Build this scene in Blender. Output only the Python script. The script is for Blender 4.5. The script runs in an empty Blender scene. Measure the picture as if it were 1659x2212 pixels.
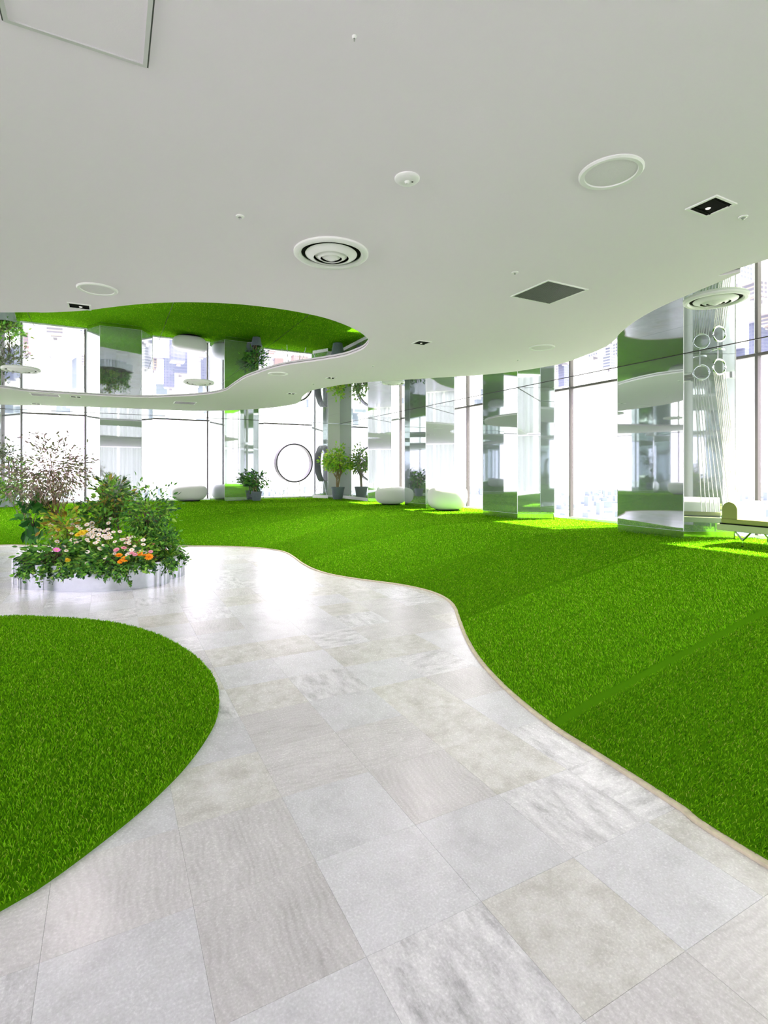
import bpy, bmesh, math, random
import numpy as np
from mathutils import Vector, Matrix
random.seed(7); rng = np.random.default_rng(7)
sc = bpy.context.scene
COL = sc.collection
PI = math.pi
# ------------------------------------------------------------------ camera
F, CX, HY, EYE = 1130.0, 830.0, 1017.0, 1.5       # focal length in pixels of the 1659x2212 frame, principal column, horizon row
cam_d = bpy.data.cameras.new('camera'); cam = bpy.data.objects.new('camera', cam_d); COL.objects.link(cam)
cam_d.sensor_fit = 'HORIZONTAL'; cam_d.sensor_width = 36.0; cam_d.lens = 36.0 * F / 1659.0
cam_d.shift_x = 0.0; cam_d.shift_y = (HY - 1106.0) / 1659.0
cam_d.clip_start = 0.05; cam_d.clip_end = 9000
cam.location = (0, 0, EYE); cam.rotation_euler = (PI/2, 0, 0)
sc.camera = cam
# room axes: u runs along the right window wall away from the viewer, v towards that wall
S, C = 0.4648, 0.8854
def UV(u, v, z=0.0): return Vector((-S*u + C*v, C*u + S*v, z))
def toUV(p): return (-S*p[0] + C*p[1], C*p[0] + S*p[1])
def P(x, y, z): # pixel on a horizontal plane at height z
    d = F * (EYE - z) / (y - HY)
    return Vector(((x - CX)/F*d, d, z))
# ------------------------------------------------------------------ world, sun, exposure
W = bpy.data.worlds.new('sky'); sc.world = W; W.use_nodes = True
bg = W.node_tree.nodes['Background']; bg.inputs[0].default_value = (0.98, 0.84, 1.03, 1); bg.inputs[1].default_value = 2.5
sun_d = bpy.data.lights.new('sun', 'SUN'); sun = bpy.data.objects.new('sun', sun_d); COL.objects.link(sun)
sun_dir = (UV(0.2, -0.98) + Vector((0, 0, -1.27))).normalized()
sun.rotation_euler = sun_dir.to_track_quat('-Z', 'Y').to_euler()
sun_d.energy = 18.0; sun_d.angle = 0.009; sun_d.color = (1.0, 0.90, 0.70)
sun.location = (20, 10, 30)
sc.view_settings.view_transform = 'Standard'; sc.view_settings.look = 'None'
sc.view_settings.exposure = 1.30; sc.view_settings.gamma = 1.0; sc.view_settings.use_curve_mapping = False
cy = sc.cycles
cy.max_bounces = 14; cy.diffuse_bounces = 6; cy.glossy_bounces = 8; cy.transmission_bounces = 8; cy.transparent_max_bounces = 16
cy.sample_clamp_indirect = 6.0; cy.blur_glossy = 0.6; cy.use_denoising = True
# ------------------------------------------------------------------ mesh helpers
class MB:
    def __init__(s): s.v = []; s.f = []
    def add(s, vs, fs):
        o = len(s.v); s.v += [tuple(x) for x in vs]; s.f += [tuple(i+o for i in f) for f in fs]; return s
    def hexa(s, b, t):  # bottom 4, top 4
        return s.add(list(b)+list(t), [(3,2,1,0),(4,5,6,7),(0,1,5,4),(1,2,6,5),(2,3,7,6),(3,0,4,7)])
    def box(s, c, d, ang=0.0):
        ca, sa = math.cos(ang), math.sin(ang); r = []
        for z in (-.5, .5):
            for x, y in ((-.5,-.5),(.5,-.5),(.5,.5),(-.5,.5)):
                X, Y = x*d[0], y*d[1]; r.append((c[0]+X*ca-Y*sa, c[1]+X*sa+Y*ca, c[2]+z*d[2]))
        return s.hexa(r[:4], r[4:])
    def uvbox(s, u0, u1, v0, v1, z0, z1):
        q = [(u0,v0),(u0,v1),(u1,v1),(u1,v0)]
        return s.hexa([UV(a,b,z0) for a,b in q], [UV(a,b,z1) for a,b in q])
    def prism(s, poly, z0, z1, caps=True):
        n = len(poly); a = sum(poly[i][0]*poly[(i+1)%n][1]-poly[(i+1)%n][0]*poly[i][1] for i in range(n))
        if a < 0: poly = poly[::-1]
        vs = [(p[0],p[1],z0) for p in poly]+[(p[0],p[1],z1) for p in poly]
        fs = [(i,(i+1)%n,n+(i+1)%n,n+i) for i in range(n)]
        if caps: fs += [tuple(range(n))[::-1], tuple(range(n,2*n))]
        return s.add(vs, fs)
    def lathe(s, prof, c, n=32, z=0.0):
        vs = []; fs = []
        for r, h in prof:
            for k in range(n):
                a = 2*PI*k/n; vs.append((c[0]+r*math.cos(a), c[1]+r*math.sin(a), c[2]+h))
        for i in range(len(prof)-1):
            for k in range(n): fs.append((i*n+k, i*n+(k+1)%n, (i+1)*n+(k+1)%n, (i+1)*n+k))
        return s.add(vs, fs)
    def tube(s, pts, r, n=6, closed=False):
        pts = [Vector(p) for p in pts]; m = len(pts)
        rs = r if isinstance(r, (list, tuple)) else [r]*m
        vs = []; fs = []
        for i in range(m):
            if closed: t = pts[(i+1)%m]-pts[i-1]
            else: t = pts[min(i+1,m-1)]-pts[max(i-1,0)]
            t.normalize()
            a = t.cross(Vector((0,0,1)) if abs(t.z) < .95 else Vector((1,0,0))).normalized(); b = t.cross(a)
            for k in range(n):
                q = 2*PI*k/n; vs.append(pts[i]+(a*math.cos(q)+b*math.sin(q))*rs[i])
        L = m if closed else m-1
        for i in range(L):
            j = (i+1) % m
            for k in range(n): fs.append((i*n+k, i*n+(k+1)%n, j*n+(k+1)%n, j*n+k))
        if not closed: fs += [tuple(range(n))[::-1], tuple(range((m-1)*n, m*n))]
        return s.add(vs, fs)
ORG = {}
def obj(name, mb, mat, parent=None, smooth=False, cols=None, bevel=0.0):
    me = bpy.data.meshes.new(name)
    o3 = ORG.get(parent.name, Vector((0,0,0))) if parent else Vector((0,0,0))
    v = [(x-o3.x, y-o3.y, z-o3.z) for x,y,z in mb.v]
    me.from_pydata(v, [], mb.f)
    if cols is not None:
        at = me.color_attributes.new('Col', 'FLOAT_COLOR', 'POINT')
        at.data.foreach_set('color', np.asarray(cols, dtype=np.float32).ravel())
    if smooth:
        me.polygons.foreach_set('use_smooth', [True]*len(me.polygons))
    me.materials.append(mat)
    o = bpy.data.objects.new(name, me); COL.objects.link(o)
    if parent: o.parent = parent; ORG[o.name] = o3
    if bevel:
        m = o.modifiers.new('bevel', 'BEVEL'); m.width = bevel; m.segments = 2; m.limit_method = 'ANGLE'
    if smooth and len(me.polygons) < 20000:
        try: me.set_sharp_from_angle(angle=math.radians(40))
        except Exception: pass
    return o
def tag(o, label, cat=None, group=None, kind=None):
    o['label'] = label
    if cat: o['category'] = cat
    if group: o['group'] = group
    if kind: o['kind'] = kind
    return o
def root(name, loc, label, cat, group=None, kind=None):
    o = bpy.data.objects.new(name, None); COL.objects.link(o); o.location = loc; o.empty_display_size = .1
    ORG[o.name] = Vector(loc)
    return tag(o, label, cat, group, kind)
def struct(name, mb, mat, label, smooth=False):
    return tag(obj(name, mb, mat, None, smooth), label, None, None, 'structure')
def copy_tree(o, parent=None):
    c = o.copy(); COL.objects.link(c); c.parent = parent
    for ch in list(o.children): copy_tree(ch, c)
    return c
def catmull(pts, per=8, closed=False):
    n = len(pts); out = []
    rngi = range(n) if closed else range(n-1)
    for i in rngi:
        if closed: p0,p1,p2,p3 = pts[i-1], pts[i], pts[(i+1)%n], pts[(i+2)%n]
        else: p0,p1,p2,p3 = pts[max(i-1,0)], pts[i], pts[i+1], pts[min(i+2,n-1)]
        for k in range(per):
            t = k/per
            out.append(tuple(.5*((2*b)+(-a+c)*t+(2*a-5*b+4*c-d)*t*t+(-a+3*b-3*c+d)*t**3) for a,b,c,d in zip(p0,p1,p2,p3)))
    if not closed: out.append(tuple(pts[-1]))
    return out
# ------------------------------------------------------------------ materials
MATS = {}
def mat(name, col, rough=.5, metal=0.0, spec=.5, noise=0.0, nscale=8.0, bump=0.0, trans=0.0, emit=None):
    if name in MATS: return MATS[name]
    m = bpy.data.materials.new(name); m.use_nodes = True; nt = m.node_tree; b = nt.nodes['Principled BSDF']
    b.inputs['Base Color'].default_value = (*col, 1); b.inputs['Roughness'].default_value = rough
    b.inputs['Metallic'].default_value = metal; b.inputs['Specular IOR Level'].default_value = spec
    if noise or bump:
        tc = nt.nodes.new('ShaderNodeTexCoord'); n = nt.nodes.new('ShaderNodeTexNoise'); n.inputs['Scale'].default_value = nscale
        n.inputs['Detail'].default_value = 4; nt.links.new(tc.outputs['Object'], n.inputs['Vector'])
        if noise:
            mr = nt.nodes.new('ShaderNodeMapRange'); mr.inputs[1].default_value = .3; mr.inputs[2].default_value = .7
            mr.inputs[3].default_value = 1-noise; mr.inputs[4].default_value = 1+noise*.4; nt.links.new(n.outputs['Fac'], mr.inputs[0])
            mx = nt.nodes.new('ShaderNodeVectorMath'); mx.operation = 'SCALE'; mx.inputs[0].default_value = col
            nt.links.new(mr.outputs[0], mx.inputs['Scale']); nt.links.new(mx.outputs[0], b.inputs['Base Color'])
        if bump:
            bp = nt.nodes.new('ShaderNodeBump'); bp.inputs['Strength'].default_value = bump; bp.inputs['Distance'].default_value = .01
            nt.links.new(n.outputs['Fac'], bp.inputs['Height']); nt.links.new(bp.outputs[0], b.inputs['Normal'])
    if emit:
        b.inputs['Emission Color'].default_value = (*col, 1); b.inputs['Emission Strength'].default_value = emit
    MATS[name] = m; return m
def leaf_mat(name, rough=.5, transl=.3):
    if name in MATS: return MATS[name]
    m = bpy.data.materials.new(name); m.use_nodes = True; nt = m.node_tree; b = nt.nodes['Principled BSDF']
    a = nt.nodes.new('ShaderNodeVertexColor'); a.layer_name = 'Col'
    nt.links.new(a.outputs[0], b.inputs['Base Color']); b.inputs['Roughness'].default_value = rough; b.inputs['Specular IOR Level'].default_value = .3
    t = nt.nodes.new('ShaderNodeBsdfTranslucent'); nt.links.new(a.outputs[0], t.inputs[0])
    mx = nt.nodes.new('ShaderNodeMixShader'); mx.inputs[0].default_value = transl
    out = nt.nodes['Material Output']
    nt.links.new(b.outputs[0], mx.inputs[1]); nt.links.new(t.outputs[0], mx.inputs[2]); nt.links.new(mx.outputs[0], out.inputs[0])
    MATS[name] = m; return m
def glass_mat():
    m = bpy.data.materials.new('window_glass'); m.use_nodes = True; nt = m.node_tree; nt.nodes.remove(nt.nodes['Principled BSDF'])
    t = nt.nodes.new('ShaderNodeBsdfTransparent'); t.inputs[0].default_value = (.97, .985, .985, 1)
    g = nt.nodes.new('ShaderNodeBsdfGlossy'); g.inputs['Roughness'].default_value = .02
    mx = nt.nodes.new('ShaderNodeMixShader'); mx.inputs[0].default_value = .05
    nt.links.new(t.outputs[0], mx.inputs[1]); nt.links.new(g.outputs[0], mx.inputs[2]); nt.links.new(mx.outputs[0], nt.nodes['Material Output'].inputs[0])
    return m
GLASS = glass_mat()
PAINT = mat('white_ceiling_paint', (.91,.84,.92), .85, spec=.2, bump=.05, nscale=180)
WHITE = mat('white_enamel', (.86,.86,.85), .4)
MIRROR = mat('mirror_ceiling', (.74,.78,.75), .012, 1.0)
CMIRROR = mat('column_mirror', (.60,.65,.66), .025, .82)
STEEL = mat('polished_steel', (.72,.75,.77), .12, 1.0)
BRUSH = mat('brushed_steel', (.55,.56,.57), .3, 1.0)
FRAME = mat('bronze_frame', (.10,.095,.085), .45, .6)
ALU = mat('pale_aluminium', (.72,.72,.72), .35, .4)
BLACK = mat('black_baffle', (.006,.006,.007), .8, spec=.08)
DGREY = mat('dark_grille', (.06,.065,.06), .5)
LIGHT = mat('speaker_cloth', (.83,.79,.83), .9, noise=.05, nscale=300)
# ------------------------------------------------------------------ setting
PL = 0.5; HM = 3.22; HW = 3.19             # turf plateau, mirror ceiling, underside of the white ceiling
U0, U1, V0, V1 = -6.0, 18.75, -7.5, 8.5
VF, UF = 7.47, 17.72                       # planes of the column fronts
FLOORB = mat('floor_screed', (.70,.70,.69), .6)
floor = struct('floor', MB().uvbox(U0-.3, U1+.3, V0-.3, V1+.3, -.30, -.006), FLOORB, 'pale stone tiled floor winding between the lawns')
# ---- tiles
def tile_mat(kind):
    m = bpy.data.materials.new('floor_tile_'+kind); m.use_nodes = True; nt = m.node_tree; N = nt.nodes.new; L = nt.links.new
    b = nt.nodes['Principled BSDF']; b.inputs['Specular IOR Level'].default_value = .36
    tc = N('ShaderNodeTexCoord'); oi = N('ShaderNodeObjectInfo')
    sc1 = N('ShaderNodeMath'); sc1.operation = 'MULTIPLY'; sc1.inputs[1].default_value = 90; L(oi.outputs['Random'], sc1.inputs[0])
    add = N('ShaderNodeVectorMath'); add.operation = 'ADD'; L(tc.outputs['Object'], add.inputs[0]); L(sc1.outputs[0], add.inputs[1])
    def noise(scale, detail=6, vec=add, rough=.6):
        n = N('ShaderNodeTexNoise'); n.inputs['Scale'].default_value = scale; n.inputs['Detail'].default_value = detail; n.inputs['Roughness'].default_value = rough
        L(vec.outputs[0], n.inputs['Vector']); return n
    ramp = N('ShaderNodeValToRGB')
    fine = noise(120, 3)
    if kind == 'grain':
        mp = N('ShaderNodeMapping'); mp.inputs['Scale'].default_value = (1.0, .5, 1); L(add.outputs[0], mp.inputs[0])
        base = noise(9, 3, mp); ws = N('ShaderNodeTexWave'); ws.wave_type = 'BANDS'; ws.bands_direction = 'X'
        ws.inputs['Scale'].default_value = 11; ws.inputs['Distortion'].default_value = 42; ws.inputs['Detail'].default_value = 5; ws.inputs['Detail Scale'].default_value = .22
        L(mp.outputs[0], ws.inputs['Vector'])
        mxv = N('ShaderNodeMath'); mxv.operation = 'MULTIPLY_ADD'; L(ws.outputs['Fac'], mxv.inputs[0]); mxv.inputs[1].default_value = .22; L(base.outputs[0], mxv.inputs[2]); src = mxv.outputs[0]
        cols = [(.15,(.47,.455,.45)),(.5,(.60,.59,.585)),(.9,(.68,.67,.665))]
    elif kind == 'sand':
        src = noise(9, 10, add, .7).outputs[0]; cols = [(.3,(.50,.49,.45)),(.5,(.65,.645,.61)),(.68,(.74,.74,.72))]
    elif kind == 'rough':
        mp = N('ShaderNodeMapping'); mp.inputs['Scale'].default_value = (1.0, .35, 1); L(add.outputs[0], mp.inputs[0])
        src = noise(16, 10, mp, .72).outputs[0]; cols = [(.30,(.40,.40,.41)),(.44,(.62,.62,.63)),(.58,(.78,.78,.79))]
    else:
        src = noise(7, 10, add, .68).outputs[0]; cols = [(.3,(.58,.585,.60)),(.5,(.67,.675,.69)),(.7,(.72,.73,.75))]
    L(src, ramp.inputs[0])
    el = ramp.color_ramp.elements
    el[0].position, el[0].color = cols[0][0], (*cols[0][1],1); el[1].position, el[1].color = cols[2][0], (*cols[2][1],1)
    e = el.new(cols[1][0]); e.color = (*cols[1][1],1)
    mr = N('ShaderNodeMapRange'); mr.inputs[1].default_value = .3; mr.inputs[2].default_value = .7; mr.inputs[3].default_value = .87; mr.inputs[4].default_value = 1.08; L(fine.outputs[0], mr.inputs[0])
    rv = N('ShaderNodeMapRange'); rv.inputs[3].default_value = .95; rv.inputs[4].default_value = 1.06; L(oi.outputs['Random'], rv.inputs[0])
    mm = N('ShaderNodeMath'); mm.operation = 'MULTIPLY'; L(mr.outputs[0], mm.inputs[0]); L(rv.outputs[0], mm.inputs[1])
    sv = N('ShaderNodeVectorMath'); sv.operation = 'SCALE'; L(ramp.outputs[0], sv.inputs[0]); L(mm.outputs[0], sv.inputs['Scale'])
    L(sv.outputs[0], b.inputs['Base Color'])
    rr = N('ShaderNodeMapRange'); rr.inputs[3].default_value = .20; rr.inputs[4].default_value = .32; L(fine.outputs[0], rr.inputs[0]); L(rr.outputs[0], b.inputs['Roughness'])
    bp = N('ShaderNodeBump'); bp.inputs['Strength'].default_value = .06; bp.inputs['Distance'].default_value = .004; L(src, bp.inputs['Height']); L(bp.outputs[0], b.inputs['Normal'])
    return m
TM = [tile_mat(k) for k in ('grain','sand','rough','pale')]
TS = 0.4455
def tile_mesh(i):
    h = TS/2-.0003; me = bpy.data.meshes.new('floor_tile'); k = .0006
    vs = [(-h,-h,-.006),(h,-h,-.006),(h,h,-.006),(-h,h,-.006),(-h,-h,-k),(h,-h,-k),(h,h,-k),(-h,h,-k),(-h+k,-h+k,0),(h-k,-h+k,0),(h-k,h-k,0),(-h+k,h-k,0)]
    fs = [(0,1,5,4),(1,2,6,5),(2,3,7,6),(3,0,4,7),(4,5,9,8),(5,6,10,9),(6,7,11,10),(7,4,8,11),(8,9,10,11)]
    me.from_pydata(vs, [], fs); me.materials.append(TM[i]); return me
TMESH = [tile_mesh(i) for i in range(4)]
# ---- turf outlines (pixels of the photograph on the floor plane)
EDGE_PX = [(1659,1866),(1500,1762),(1400,1697),(1300,1634),(1200,1571),(1130,1517),(1080,1471),(1040,1426),(1012,1380),(995,1338),(985,1312),(968,1295),(940,1281),(900,1270),
           (850,1261),(780,1252),(720,1242),(680,1230),(655,1217),(640,1206),(622,1195),(600,1189),(560,1184),(500,1181),(430,1180),(340,1180),(200,1180),(80,1179),(0,1178)]
edge = [(-6,2.3),(-3.5,2.0),(-1.2,2.25)] + [toUV(P(x,y,0)) for x,y in EDGE_PX] + [(12.7,-3.2),(11.2,-4.2),(8,-4.3),(3,-3.9),(-2,-4.2),(-6,-4.2)]
crest = [(-6,5.6),(0,5.2),(2.4,5.2),(3.6,5.9),(4.7,6.3),(6.2,6.2),(7.4,5.6),(8.6,5.3),(10.2,5.1),(12.4,4.9),(14.4,4.0),(16.2,1.7),(16.6,-.5),(16.0,-3.2),(13.5,-5.2),(8,-5.7),(-6,-5.7)]
anch = [((-6,2.3),(-6,5.6),(-6,V1-.04)), ((1.1,2.23),(2.4,5.2),(2.2,V1-.04)), ((2.25,2.31),(3.6,5.9),(3.4,V1-.04)), ((4.2,3.1),(5.4,6.3),(5.2,V1-.04)), ((5.6,3.25),(6.6,6.1),(7.0,V1-.04)),
        ((6.9,3.0),(8.0,5.4),(9.5,V1-.04)), ((8.7,2.84),(10.2,5.1),(13.5,V1-.04)), ((10.0,2.5),(12.4,4.9),(U1-.04,V1-.04)), ((10.9,1.7),(14.4,4.0),(U1-.04,6.0)), ((11.3,.8),(16.2,1.7),(U1-.04,1.7)),
        ((12.0,-.5),(16.6,-.5),(U1-.04,-.7)), ((12.9,-1.95),(16.0,-3.2),(U1-.04,-4)), ((12.0,-3.9),(13.5,-5.2),(U1-.04,V0+.04)), ((8,-4.3),(8,-5.7),(8,V0+.04)), ((-6,-4.2),(-6,-5.7),(-6,V0+.04))]
def arclen(pts):
    p = np.array(pts); return np.concatenate([[0], np.cumsum(np.linalg.norm(np.diff(p, axis=0), axis=1))]), p
eS, eP = arclen(catmull(edge, 10)); cS, cP = arclen(catmull(crest, 16))
def near_s(Sx, Px, q): return Sx[np.argmin(np.sum((Px-np.array(q))**2, axis=1))]
aE = [near_s(eS, eP, a[0]) for a in anch]; aC = [near_s(cS, cP, a[1]) for a in anch]; aO = np.array([a[2] for a in anch])
NS = 620
ss = np.linspace(0, eS[-1], NS)
E2 = np.stack([np.interp(ss, eS, eP[:,0]), np.interp(ss, eS, eP[:,1])], 1)
cs = np.interp(ss, aE, aC)
C2 = np.stack([np.interp(cs, cS, cP[:,0]), np.interp(cs, cS, cP[:,1])], 1)
k = np.ones(25)/25
for d in range(2):
    C2[:,d] = np.convolve(np.pad(C2[:,d], 12, mode='edge'), k, 'valid')
O2 = np.stack([np.interp(ss, aE, aO[:,0]), np.interp(ss, aE, aO[:,1])], 1)
tr = [0, 0, .004, .02, .06, .12, .2, .3, .4, .5, .6, .7, .78, .85, .9, .94, .97, 1.0]
def prof(t):
    f = (t/.97)**.86 if t < .94 else 1-(1-t)*.5
    return min(f, 1.0)
rows = []
for i, t in enumerate(tr):
    z = 0.0 if i == 0 else .018 + (PL-.018)*min(prof(t), 1.0)
    q = E2*(1-t) + C2*t
    rows.append(np.column_stack([q, np.full(NS, z)]))
for t in (.12, .3, .6, 1.0):
    q = C2*(1-t) + O2*t
    rows.append(np.column_stack([q, np.full(NS, PL)]))
G = np.stack(rows)        # row, station, (u,v,z)
# gentle ridge running from the bend of the path up to the crest, soft undulation
def ridge(u, v):
    a = np.array((9.3, 2.9)); b = np.array((9.9, 5.0)); d = b-a; L = np.dot(d, d)
    t = np.clip(((u-a[0])*d[0]+(v-a[1])*d[1])/L, 0, 1)
    dist = np.hypot(u-(a[0]+t*d[0]), v-(a[1]+t*d[1]))
    return .14*np.exp(-(dist/.45)**2)
seams_u = [2.24+1.95*i for i in range(-4, 9)]
for r in range(3, len(tr)):
    G[r,:,2] += ridge(G[r,:,0], G[r,:,1]) * min(1, tr[r]*6) * (1 if tr[r] < .9 else (1-tr[r])*10)
def to_xyz(A): return np.stack([-S*A[...,0]+C*A[...,1], C*A[...,0]+S*A[...,1], A[...,2]], -1)
GX = to_xyz(G)
TURF = leaf_mat('artificial_turf', .7, .42)
TURF.node_tree.nodes['Principled BSDF'].inputs['Specular IOR Level'].default_value = .0
def turf_base(name, grid, closed=False):
    R, n, _ = grid.shape
    vs = grid.reshape(-1, 3)
    m = n if closed else n-1
    q = np.array([(r*n+i, r*n+(i+1)%n, (r+1)*n+(i+1)%n, (r+1)*n+i) for r in range(R-1) for i in range(m)])
    return vs, q
def blades(vs, quads, dens_f, hgt, seed, lean_rolls=True, wid=.0038):
    r = np.random.default_rng(seed)
    tri = np.concatenate([quads[:,[0,1,2]], quads[:,[0,2,3]]])
    a, b, c = vs[tri[:,0]], vs[tri[:,1]], vs[tri[:,2]]
    area = .5*np.linalg.norm(np.cross(b-a, c-a), axis=1)
    cen = (a+b+c)/3
    n = r.poisson(area*dens_f(cen))
    idx = np.repeat(np.arange(len(tri)), n)
    w1, w2 = r.random(len(idx)), r.random(len(idx)); f = w1+w2 > 1; w1[f] = 1-w1[f]; w2[f] = 1-w2[f]
    p = a[idx] + (b-a)[idx]*w1[:,None] + (c-a)[idx]*w2[:,None]
    u = -S*p[:,0]+C*p[:,1]
    k = (u-2.24)/1.95; fr = np.abs(k-np.round(k))*1.95
    keep = fr > .032 if lean_rolls else np.ones(len(p), bool)
    p, k = p[keep], k[keep]
    m = len(p); dist = np.hypot(p[:,0], p[:,1])
    az = r.random(m)*2*PI
    side = np.stack([np.cos(az), np.sin(az), np.zeros(m)], 1)
    la = r.random(m)*2*PI
    lean = np.stack([np.cos(la), np.sin(la), np.zeros(m)], 1)*(.25+.5*r.random(m))[:,None]
    roll = np.floor(k).astype(int) % 2
    d = np.where(roll == 0, 1.0, -1.0)*(.22 if lean_rolls else 0)
    lean[:,0] += d*-S; lean[:,1] += d*C
    h = hgt*(.65+.6*r.random(m)); w = wid*(1+np.clip(dist-2.5, 0, 12)*.16)
    A = p - side*(w/2)[:,None]; B = p + side*(w/2)[:,None]
    M = p + lean*(h*.45)[:,None] + np.stack([np.zeros(m), np.zeros(m), h*.62], 1)
    T = p + lean*(h*1.15)[:,None] + np.stack([np.zeros(m), np.zeros(m), h*.95], 1)
    MA, MB_ = M - side*(w*.42)[:,None], M + side*(w*.42)[:,None]
    V = np.stack([A, B, MB_, MA, T], 1).reshape(-1, 3)
    o = np.arange(m)*5
    quad = np.stack([o, o+1, o+2, o+3], 1); tr3 = np.stack([o+3, o+2, o+4], 1)
    pal = np.array([(.16,.44,.006),(.21,.53,.008),(.12,.36,.006),(.28,.58,.02),(.42,.58,.07),(.06,.20,.006)])
    ch = r.choice(6, m, p=[.28,.27,.2,.13,.05,.07]); col = pal[ch]*(.71+.75*r.random(m))[:,None]
    tint = np.where(roll == 0, 1.05, .88) if lean_rolls else np.ones(m)
    col = col*tint[:,None]
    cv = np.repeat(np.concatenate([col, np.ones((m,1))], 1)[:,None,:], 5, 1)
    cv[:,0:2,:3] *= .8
    return V, quad, tr3, cv.reshape(-1, 4)
def turf_object(name, grid, dens, hgt, seed, closed=False, rolls=True, fan=None):
    vs, q = turf_base(name, grid, closed)
    bv, bq, bt, bc = blades(vs, q, dens, hgt, seed, rolls)
    n0 = len(vs); V = np.concatenate([vs, bv]); q4 = np.concatenate([q, bq+n0]); t3 = bt+n0
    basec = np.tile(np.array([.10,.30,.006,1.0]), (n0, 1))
    me = bpy.data.meshes.new(name)
    me.vertices.add(len(V)); me.vertices.foreach_set('co', V.astype(np.float32).ravel())
    loops = np.concatenate([q4.ravel(), t3.ravel()])
    me.loops.add(len(loops)); me.loops.foreach_set('vertex_index', loops.astype(np.int32))
    starts = np.concatenate([np.arange(len(q4))*4, len(q4)*4+np.arange(len(t3))*3])
    me.polygons.add(len(starts)); me.polygons.foreach_set('loop_start', starts.astype(np.int32))
    sm = np.zeros(len(starts), bool); sm[:len(q)] = True
    me.polygons.foreach_set('use_smooth', sm)
    me.update(calc_edges=True)
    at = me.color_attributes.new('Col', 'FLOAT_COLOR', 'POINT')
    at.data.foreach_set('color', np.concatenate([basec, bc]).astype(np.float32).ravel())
    me.materials.append(TURF)
    o = bpy.data.objects.new(name, me); COL.objects.link(o)
    print(name, 'blades', len(bt)); return o
def dens(c):
    d = np.hypot(c[:,0], c[:,1])
    D = np.interp(d, [1.5, 3, 5, 8, 12, 18, 25], [20000, 15000, 8000, 3600, 1600, 850, 400])
    ang = np.abs(c[:,0])/np.maximum(c[:,1], .01)
    D = np.where((c[:,1] < 1.2) | (ang > 1.1), 500, D)
    return D
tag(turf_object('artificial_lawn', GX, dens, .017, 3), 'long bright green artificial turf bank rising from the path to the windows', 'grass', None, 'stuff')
# ---- left lawn island
LP = [(0,1335),(100,1336),(200,1342),(280,1355),(350,1378),(410,1412),(450,1450),(468,1485),(473,1520),(466,1560),(440,1607),(400,1660),(350,1712),(290,1766),(200,1837),(100,1910),(0,1970)]
lp = [tuple(P(x,y,0)[:2]) for x,y in LP] + [(-1.75,1.2),(-2.6,.55),(-4.0,.6),(-5.6,1.5),(-6.4,2.9),(-5.8,4.2),(-4.6,4.9)]
lpc = np.array(catmull(lp, 12, True)); cen = np.array((-4.2, 2.75))
g = []
for i, t in enumerate([0, 0, .012, .03, .08, .16, .28, .42, .58, .74, .88, 1.0]):
    q = lpc*(1-t)+cen*t; z = 0 if i == 0 else .016+.16*(1-(1-t)**1.7)
    g.append(np.column_stack([q, np.full(len(q), z)]))
tag(turf_object('artificial_lawn', np.stack(g), dens, .017, 5, True, False), 'low dark green artificial turf island filling the lower left corner', 'grass', None, 'stuff')
# ---- tan edging board under the turf bank
eb = MB(); E3 = [UV(*p) for p in E2]
EDG = mat('tan_edging', (.62,.56,.40), .7, noise=.2, nscale=30)
for off0, off1, z in ((.0, .03, .014),):
    vs = []; fs = []
    for i, p in enumerate(E3):
        t = (E3[min(i+1,NS-1)]-E3[max(i-1,0)]).normalized(); nrm = Vector((-t.y, t.x, 0))
        if nrm.dot(UV(*C2[i])-p) > 0: nrm = -nrm
        for a, zz in ((-.004, z), (off1, z), (off1, 0)):
            q = p+nrm*a; vs.append((q.x, q.y, zz))
    for i in range(NS-1):
        for j in range(2): fs.append((i*3+j, i*3+j+1, (i+1)*3+j+1, (i+1)*3+j))
    eb.add(vs, fs)
struct('trim_1', eb, EDG, 'thin tan edging strip along the foot of the turf bank')
# ---- tiles: those in view one by one, the rest joined
def inside(poly, x, y):
    r = False; n = len(poly); j = n-1
    for i in range(n):
        if ((poly[i][1] > y) != (poly[j][1] > y)) and (x < (poly[j][0]-poly[i][0])*(y-poly[i][1])/(poly[j][1]-poly[i][1])+poly[i][0]): r = not r
        j = i
    return r
bankpoly = [tuple(p) for p in E2]; lawnpoly = [tuple(p) for p in lpc[::3]]
s0, t0 = .97*1.5, .468*1.5
cand = []; rest = MB(); restk = []
r0 = random.Random(5)
rot = math.atan2(C, -S)
for i in range(-18, 28):
    for j in range(-15, 10):
        u = s0+(i+.5)*TS; v = t0+(j+.5)*TS
        if u < -5.8 or not inside(bankpoly+[(-6,-4.2),(-6,2.3)], u, v) and not any(inside(bankpoly+[(-6,-4.2),(-6,2.3)], u+a*TS*.5, v+b*TS*.5) for a in (-1,1) for b in (-1,1)): continue
        w = UV(u, v)
        cs4 = [UV(u+a*TS*.5, v+b*TS*.5) for a in (-1,1) for b in (-1,1)]
        if all(inside(lawnpoly, c.x, c.y) for c in cs4): continue
        vis = any(c.y > .8 and abs(c.x/c.y*F) < 850 and HY+F*EYE/c.y < 2260 for c in cs4)
        cand.append((0 if vis else 1, w.length, u, v, w))
cand.sort()
for n, (vis, d, u, v, w) in enumerate(cand):
    kind = r0.choices([0,1,2,3],[.27,.23,.25,.25])[0]
    if vis == 0 and n < 300:
        o = bpy.data.objects.new('floor_tile', TMESH[kind]); COL.objects.link(o); o.parent = floor
        o.location = (w.x, w.y, 0); o.rotation_euler = (0, 0, rot + r0.choice((0,1,2,3))*PI/2)
    else:
        rest.box((w.x, w.y, -.003), (TS-.001, TS-.001, .006), rot)
print('tiles', len(cand), sum(1 for c in cand if c[0] == 0))
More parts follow.
